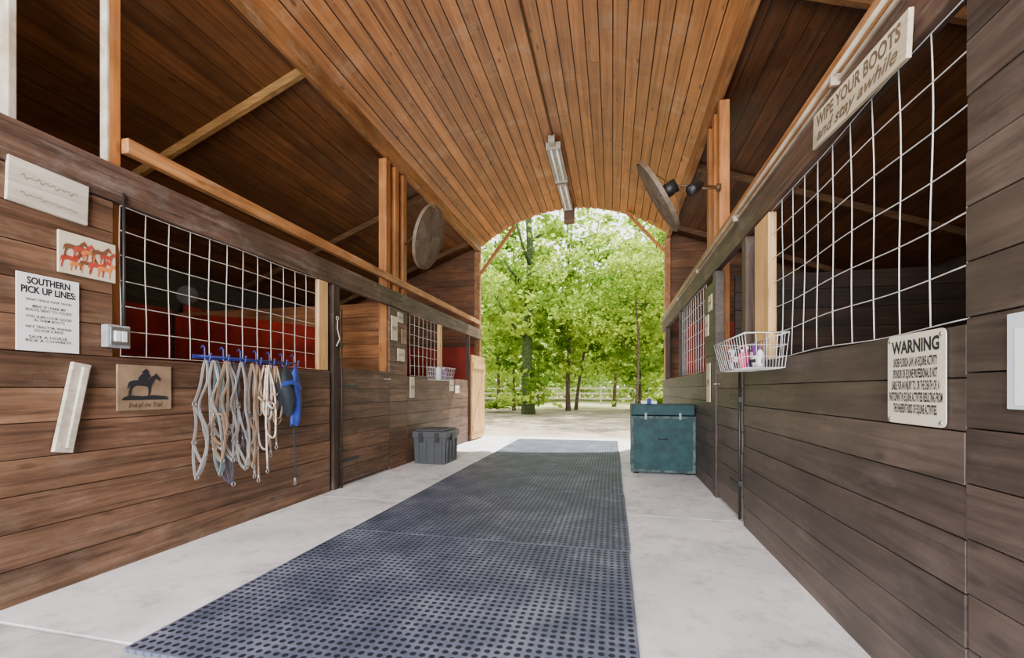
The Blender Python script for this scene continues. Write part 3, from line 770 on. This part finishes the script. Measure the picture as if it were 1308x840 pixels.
def pouch(x, y, z, w, h, mat, mat2, rz, tilt, label):
    e = empty("supply_pouch", (x, y, z), (tilt, 0, rz)); mb = MB(); n = 8; vs = []; fs = []
    for s in (1, -1):
        for i in range(n + 1):
            for j in range(n + 1):
                u = i / n * 2 - 1; v = j / n * 2 - 1
                d = .018 * (1 - u ** 4) * (1 - v ** 4) + .001
                vs.append((s * d + .003 * math.sin(u * 7 + v * 5), u * w / 2, (v + 1) * h / 2))
        o = 0 if s == 1 else (n + 1) ** 2
        for i in range(n):
            for j in range(n): fs.append((o + i * (n + 1) + j, o + i * (n + 1) + j + 1, o + (i + 1) * (n + 1) + j + 1, o + (i + 1) * (n + 1) + j))
    mb.add(vs, fs, smooth=True); mb.build("pouch_body", mat, parent=e)
    mb = MB(); mb.box(-.022, -.0195, -w * .25, w * .25, h * .35, h * .65); mb.build("pouch_label", mat2, parent=e)
    meta(e, label, "pouch", "supplies in the wire basket")
pouch(XR - .16, 3.30, BZ + .005, .11, .13, "white", "pink", .3, .1, "white and pink packet in the wire basket")
pouch(XR - .12, 3.20, BZ + .005, .10, .14, "pink", "white", -.3, -.15, "pink packet in the wire basket")
pouch(XR - .17, 3.19, BZ + .005, .09, .12, "navy", "white", .4, .2, "dark packet in the wire basket")
pouch(XR - .06, 3.22, BZ + .005, .10, .17, "purple", "white", .0, .1, "purple packet in the wire basket")
pouch(XR - .12, 2.96, BZ + .005, .10, .07, "white", "navy", .2, .0, "small white packet in the wire basket")

# ------------------------------------------------------------------ fans
def fan(loc, axis, Rr, label, mount, D=.06, mat="fan"):
    e = empty("barn_fan", loc); q = V((0, 0, 1)).rotation_difference(V(axis).normalized()); e.rotation_mode = "QUATERNION"; e.rotation_quaternion = q
    mb = MB()
    def prof(r): return D * math.sqrt(max(0, 1 - (r / Rr) ** 2)) * .8 + .015
    for s in (1, -1):
        for k in range(1, 15):
            r = Rr * k / 15; mb.ring((0, 0, s * prof(r)), (0, 0, 1), r, .0035, 36, 4)
        for k in range(36):
            a = 2 * math.pi * k / 36
            mb.tube([(math.cos(a) * Rr * f, math.sin(a) * Rr * f, s * prof(Rr * f)) for f in (.08, .3, .5, .7, .85, .95, 1)], .003, 4)
    mb.build("guard", mat, parent=e)
    mb = MB(); n = 48; vs = []; fs = []
    for i in range(n):
        a = 2 * math.pi * i / n
        for rr, z in ((Rr, -.022), (Rr * 1.02, -.022), (Rr * 1.02, .022), (Rr, .022)): vs.append((rr * math.cos(a), rr * math.sin(a), z))
    for i in range(n):
        j = (i + 1) % n
        for k in range(4): fs.append((i * 4 + k, j * 4 + k, j * 4 + (k + 1) % 4, i * 4 + (k + 1) % 4))
    mb.add(vs, fs, smooth=False); mb.build("rim", mat, parent=e)
    for b in range(4):
        mb = MB(); A = b * math.pi / 2; vs = []; fs = []
        for i in range(7):
            r = Rr * (.14 + .76 * i / 6); w = .20 + .26 * math.sin(math.pi * (i + 1.5) / 8)
            for j in range(5):
                a = A + (j / 4 - .5) * w * 2; tw = (j / 4 - .5) * .04
                vs.append((r * math.cos(a), r * math.sin(a), tw))
        for i in range(6):
            for j in range(4): fs.append((i * 5 + j, i * 5 + j + 1, (i + 1) * 5 + j + 1, (i + 1) * 5 + j))
        mb.add(vs, fs, smooth=True); mb.build("blade", mat, parent=e)
    mb = MB(); k = Rr / .4; mb.cyl((0, 0, -.20 * k), (0, 0, -.05 * k), .07 * k, 18); mb.cyl((0, 0, -.05 * k), (0, 0, .02), .045 * k, 16); mb.build("motor", "black", parent=e)
    inv = q.inverted(); mw = inv @ (V(mount) - V(loc))
    mb = MB(); mb.tube([(0, 0, -.19 * k), tuple(mw)], .012, 8); mb.tube([(Rr, 0, 0), (Rr * .5, 0, -.12 * k), (0, 0, -.17 * k), (-Rr * .5, 0, -.12 * k), (-Rr, 0, 0)], .007, 6)
    mb.build("mounting_arm", "brass", parent=e)
    meta(e, label, "fan")
fan((-2.45, 5.60, 3.13), (.95, .05, -.30), .42, "round dusty barn fan mounted on timber posts", (-2.89, 5.78, 3.12), .035)
fan((.50, 5.1, 3.18), (-.80, .13, -.46), .42, "round dusty barn fan tilted beside the posts", (1.10, 5.2, 3.28), .02)
fan((-5.95, 5.1, 2.40), (.4, -.9, 0), .13, "small dim fan inside the dark stall", (-5.95, 5.39, 2.2), .05, "dimfan")
e = empty("security_light", (.92, 4.95, 3.16))
mb = MB(); mb.cyl((.18, .0, .0), (.14, .0, .0), .04, 14); mb.tube([(.14, 0, 0), (.04, 0, .0), (-.03, 0, .02)], .012, 8); mb.build("bracket", "brass", parent=e)
d = V((-.6, -.35, -.45)).normalized(); p = V((-.06, -.01, .02)); mb = MB(); mb.tube([p - d * .08, p - d * .04, p + d * .05, p + d * .08], [.035, .05, .06, .062], 16); mb.build("lamp_head", "black", parent=e)
mb = MB(); mb.cyl(p + d * .081, p + d * .085, .045, 16); mb.build("lens", "tote", parent=e)
meta(e, "small dark security light on the timber post", "light")

# ------------------------------------------------------------------ ceiling lights
def fixture(yc, label, k=1.0):
    e = empty("ceiling_light", (CX, yc, 4.80)); L = 1.12; W = .115 * k
    mb = MB(); mb.box(-.045, .045, -L / 2, L / 2, .06, .13)
    mb.add([(-W, -L / 2, .02), (-.045, -L / 2, .075), (-.045, L / 2, .075), (-W, L / 2, .02)], [(0, 1, 2, 3)]); mb.add([(.045, -L / 2, .075), (W, -L / 2, .02), (W, L / 2, .02), (.045, L / 2, .075)], [(0, 1, 2, 3)])
    mb.box(-W, W, -L / 2 - .02, -L / 2, .0, .11); mb.box(-W, W, L / 2, L / 2 + .02, .0, .11)
    mb.build("housing", "fixture", parent=e)
    for x in (-.048, .048):
        mb = MB(); mb.cyl((x, -L / 2, .03), (x, L / 2, .03), .017, 12); mb.build("tube", "tube", parent=e)
    for y in (-L * .35, L * .35):
        mb = MB(); mb.cyl((0, y, .13), (0, y, .155), .02, 8); mb.build("mounting_bracket", "black", parent=e)
    meta(e, label, "ceiling light", "ceiling lights along the aisle")
fixture(7.40, "white fluorescent fixture under the plank ceiling")
fixture(8.65, "white fluorescent fixture under the plank ceiling", .8)
mb = MB(); mb.box(-.96, -.86, 6.68, 6.80, 4.84, 4.95); meta(mb.build("junction_box", "fixture", bevel=.005), "dusty junction box on the ceiling", "junction box")
mb = MB(); mb.tube([(CX, YB + .1, 4.935), (CX, 6.67, 4.935)], .014, 8); meta(mb.build("conduit_pipe", "brass"), "thin dark conduit along the ceiling crown", "conduit")
mb = MB(); mb.box(-1.0, -.78, 9.28, 9.5, 4.60, 4.94); meta(mb.build("flood_light", "brass", bevel=.02), "brown metal box at the end of the ceiling", "light box")

# ------------------------------------------------------------------ chest
e = empty("tack_chest", (.605, 5.93, 0))
w, d, H = .365, .27, .86
mb = MB(); mb.box(-w, w, -d, d, .03, H - .14); mb.build("chest_body", "teal", parent=e, bevel=.006)
mb = MB(); mb.box(-w - .004, w + .004, -d - .006, d + .004, H - .13, H); mb.build("lid", "teal", parent=e, bevel=.01)
for x in (-w + .004, w - .004):
    mb = MB(); mb.box(x - .016, x + .016, -d - .010, -d + .008, .03, H - .14); mb.build("edge_trim", "tealedge", parent=e)
for q in ((.03, .06), (H - .17, H - .14)):
    mb = MB(); mb.box(-w + .02, w - .02, -d - .008, -d, *q); mb.build("edge_trim", "tealedge", parent=e)
for x in (-w + .06, w - .06):
    for y in (-d + .06, d - .06):
        mb = MB(); mb.cyl((x, y, 0), (x, y, .03), .025, 12); mb.build("foot", "black", parent=e)
for x in (-.2, .2):
    mb = MB(); mb.box(x - .012, x + .012, -d - .018, -d - .007, H - .18, H - .10); mb.build("latch", "grey", parent=e)
mb = MB(); mb.tube([(-.05, -d - .005, .45), (-.05, -d - .03, .44), (.05, -d - .03, .44), (.05, -d - .005, .45)], .005, 8); mb.build("handle", "black", parent=e)
meta(e, "dark teal wooden tack chest against the stall wall", "chest")
mb = MB(); mb.box(.36, .56, 5.85, 6.05, .861, .905); meta(mb.build("folded_cloth", "white", bevel=.015), "folded white cloth on the teal chest", "cloth")
bottle(.45, 5.75, .861, .022, .09, "blue", "white", "small blue bottle on the teal chest")

# ------------------------------------------------------------------ tote
e = empty("storage_tote", (-2.50, 5.99, 0)); w, d, H = .24, .26, .43
mb = MB()
b0, b1 = .95, 1.0
vs = [(x * w * s, y * d * s, z) for s, z in ((b0, 0), (b1, H)) for x, y in ((-1, -1), (1, -1), (1, 1), (-1, 1))]
mb.add(vs, [(3, 2, 1, 0), (4, 5, 6, 7), (0, 1, 5, 4), (1, 2, 6, 5), (2, 3, 7, 6), (3, 0, 4, 7)])
mb.build("tote_body", "tote", parent=e, bevel=.01)
for k in range(4):
    u = -.72 + .48 * k
    mb = MB(); mb.beam((u * w, -d * .965, .03), (u * w, -d * 1.0, H - .10), .035, .02, up=(0, 1, 0)); mb.build("rib", "tote", parent=e)
    mb = MB(); mb.beam((w * .965, u * d, .03), (w * 1.0, u * d, H - .10), .035, .02, up=(1, 0, 0)); mb.build("rib", "tote", parent=e)
mb = MB(); mb.box(-w - .014, w + .014, -d - .014, d + .014, H - .06, H + .03); mb.box(-w + .03, w - .03, -d + .03, d - .03, H + .03, H + .055); mb.build("lid", "tote", parent=e, bevel=.008)
for x in (-.12, .12):
    mb = MB(); mb.box(x - .03, x + .03, -d - .03, -d - .013, H - .12, H + .01); mb.build("clasp", "black", parent=e, bevel=.004)
mb = MB(); mb.box(w + .013, w + .03, -.06, .06, H - .12, H - .01); mb.build("handle", "black", parent=e, bevel=.004)
meta(e, "dark grey latched storage tote beside the stall wall", "tote")

mb = MB(); mb.tube([(XL + .026, 4.07, 1.78), (XL + .031, 4.06, 1.68), (XL + .031, 4.1, 1.58), (XL + .026, 4.05, 1.5)], .006, 6); mb.ring((XL + .024, 4.07, 1.795), (1, 0, 0), .02, .004)
meta(mb.build("tie_cord", "whitepaint"), "short white tie cord hanging on the door post", "cord")

# ------------------------------------------------------------------ outdoors
def foliage_mesh(seed, n, rad, hz, leaf, z0, ncl=70, shell=.2, mat="leaf", spread=.5):
    rg = np.random.default_rng(seed)
    cl = rg.normal(size=(ncl, 3)); cl /= np.linalg.norm(cl, axis=1)[:, None]; cl *= (shell + (1 - shell) * rg.random((ncl, 1)) ** .7)
    cl[:, 0] *= rad; cl[:, 1] *= rad; cl[:, 2] = cl[:, 2] * hz + z0 + hz
    size = .35 + 1.3 * rg.random(ncl) ** 1.5
    idx = rg.integers(0, ncl, n)
    c = cl[idx] + rg.normal(size=(n, 3)) * np.array([spread, spread, spread * .5]) * size[idx][:, None]
    c[:, 2] = np.maximum(c[:, 2], .3 + rg.random(n) * .5)
    u = rg.normal(size=(n, 3)); u[:, 2] *= .6; u /= np.linalg.norm(u, axis=1)[:, None]
    w = np.cross(u, rg.normal(size=(n, 3))); w /= np.linalg.norm(w, axis=1)[:, None]
    s = leaf * (.5 + .9 * rg.random((n, 1)))
    vs = np.stack([c - u * s, c + w * s * .6, c + u * s, c - w * s * .6], axis=1).reshape(-1, 3)
    me = bpy.data.meshes.new("foliage"); me.vertices.add(4 * n); me.vertices.foreach_set("co", vs.ravel())
    me.loops.add(4 * n); me.loops.foreach_set("vertex_index", np.arange(4 * n)); me.polygons.add(n)
    me.polygons.foreach_set("loop_start", np.arange(n) * 4); me.polygons.foreach_set("loop_total", np.full(n, 4))
    at = me.attributes.new("tint", "FLOAT", "FACE"); base = rg.random(ncl)[idx] * .78 + rg.random(n) * .22
    at.data.foreach_set("value", base.astype(np.float32)); me.materials.append(M[mat]); me.update(); me.validate()
    return me
F = [foliage_mesh(1, 4600, 3.6, 5.2, .14, .3, 55, .1, spread=.5), foliage_mesh(2, 4300, 3.4, 5.0, .13, .4, 50, .1, spread=.5), foliage_mesh(3, 4300, 3.7, 5.4, .145, .3, 55, .1, spread=.5)]
NEAR = foliage_mesh(5, 5200, 3.3, 2.2, .085, 3.2, 55, spread=.42)
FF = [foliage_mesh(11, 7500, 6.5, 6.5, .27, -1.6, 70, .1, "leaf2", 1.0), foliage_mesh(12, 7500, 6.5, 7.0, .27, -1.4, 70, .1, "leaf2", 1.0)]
def tree(x, y, r, h, mesh, lean=0, mat="bark", lab="slender leafy tree with bright spring foliage", sc=1):
    e = empty("tree", (x, y, -.07)); mb = MB()
    ph = U(0, 6); P = [(lean * k / 10 + .08 * math.sin(ph + k * .8), .08 * math.cos(ph + k * .7), h * k / 10) for k in range(11)]
    mb.tube(P, [r * (1.25 if k == 0 else 1 - .065 * k) for k in range(11)], 12)
    for k in range(7):
        p = V(P[3 + k]); a = U(0, 6.28); l = U(1.0, 2.2)
        mb.tube([p, p + V((math.cos(a) * l * .5, math.sin(a) * l * .5, l * .35)), p + V((math.cos(a) * l, math.sin(a) * l, l * .9))], [r * .35, r * .22, r * .08], 6)
    mb.build("trunk", mat, parent=e)
    f = bpy.data.objects.new("foliage", mesh); COL.objects.link(f); f.parent = e; f.rotation_euler = (0, 0, U(0, 6.28)); f.scale = (sc, sc, sc); f.location = (lean * .6, 0, 0); f["kind"] = "stuff"
    meta(e, lab, "tree", "trees beyond the barn")
tree(-3.65, 19.3, .27, 11, F[0], mat="barkgreen", lab="tall tree with thick ivy covered trunk")
tree(-2.16, 22.7, .12, 10, F[1])
tree(-1.85, 23.8, .09, 10, F[2], lean=1.2, lab="thin leaning tree with bright foliage")
tree(1.34, 24.6, .14, 11, F[0])
tree(-6.6, 25.0, .12, 9, F[1])
tree(-5.0, 22.5, .09, 10, F[2])
tree(.2, 28.5, .12, 10, F[1])
tree(3.9, 24.0, .13, 10, F[2])
tree(2.6, 20.5, .09, 9, F[1], lab="leafy tree with foliage hanging low")
tree(6.6, 17.5, .2, 10, F[2], sc=1.15)
tree(-9.2, 17.5, .2, 10, F[0], sc=1.1)
tree(-9.5, 28.0, .13, 9, F[2])
tree(4.2, 14.8, .14, 8, NEAR, lab="tree spreading leafy branches near the barn")
tree(-6.6, 14.0, .14, 8, NEAR, lab="tree spreading leafy branches near the barn")
tree(.9, 17.2, .055, 8, NEAR, lab="slim tree spreading leafy branches near the barn")
k = 0
for (x, y) in ((-15, 44), (-9, 40), (-3.0, 46), (3.0, 41), (9, 46), (-13, 53), (-6, 56), (1, 58), (8, 55), (-19, 50)):
    tree(x, y, .16, 12, FF[k % 2], lab="distant pale green leafy tree", sc=1.0 + .15 * (k % 3)); k += 1
e = empty("rail_fence", (-2, 33, -.05))
for i in range(3):
    mb = MB(); mb.box(-11, 11, -.02, .02, .35 + i * .38, .47 + i * .38); mb.build("fence_rail", "fence", parent=e)
for i in range(10):
    mb = MB(); mb.box(-10.8 + i * 2.4 - .06, -10.8 + i * 2.4 + .06, -.10, -.022, 0, 1.35); mb.build("fence_post", "fence", parent=e)
meta(e, "weathered three rail fence under the trees", "fence")
SH = foliage_mesh(31, 1500, .8, .5, .08, 0, 30, .2, spread=.25)
for x, y in ((-5.6, 20.5), (-4.7, 23.5), (2.4, 23.5), (-7, 29)):
    e = empty("shrub", (x, y, -.06)); f = bpy.data.objects.new("foliage", SH); COL.objects.link(f); f.parent = e; f.rotation_euler = (0, 0, U(0, 6)); f.scale = (U(.8, 1.2), U(.8, 1.2), U(.4, .7)); f["kind"] = "stuff"
    meta(e, "low leafy green shrub under the trees", "shrub", "shrubs under the trees")

# ------------------------------------------------------------------ world & lights
w = bpy.data.worlds.new("World"); SC.world = w; w.use_nodes = True
bg = w.node_tree.nodes["Background"]; bg.inputs[0].default_value = (.95, .97, 1.0, 1); bg.inputs[1].default_value = 4.4
sd = bpy.data.lights.new("sun", "SUN"); sd.energy = 15; sd.angle = .02; sd.color = (1, .94, .84)
so = bpy.data.objects.new("sun", sd); COL.objects.link(so)
so.rotation_euler = V((-.30, -.58, -1.15)).to_track_quat("-Z", "Y").to_euler()
def area(nm, loc, tgt, sx, sy, en, col):
    d = bpy.data.lights.new(nm, "AREA"); d.shape = "RECTANGLE"; d.size = sx; d.size_y = sy; d.energy = en; d.color = col
    o = bpy.data.objects.new(nm, d); COL.objects.link(o); o.location = loc
    o.rotation_euler = (V(tgt) - V(loc)).to_track_quat("-Z", "Y").to_euler(); return o
area("daylight_rear_opening", (-.9, -2.8, 2.3), (-.9, 4, 2.5), 3.4, 4.2, 900, (.97, .98, 1.0))

# ------------------------------------------------------------------ camera
cd = bpy.data.cameras.new("camera"); cd.sensor_width = 36; cd.lens = 560 / 1308 * 36; cd.shift_y = 77 / 1308; cd.clip_start = .02
co = bpy.data.objects.new("camera", cd); COL.objects.link(co); co.location = (0, 0, 1.05)
co.rotation_euler = (math.radians(90), 0, math.atan(128 / 560)); SC.camera = co
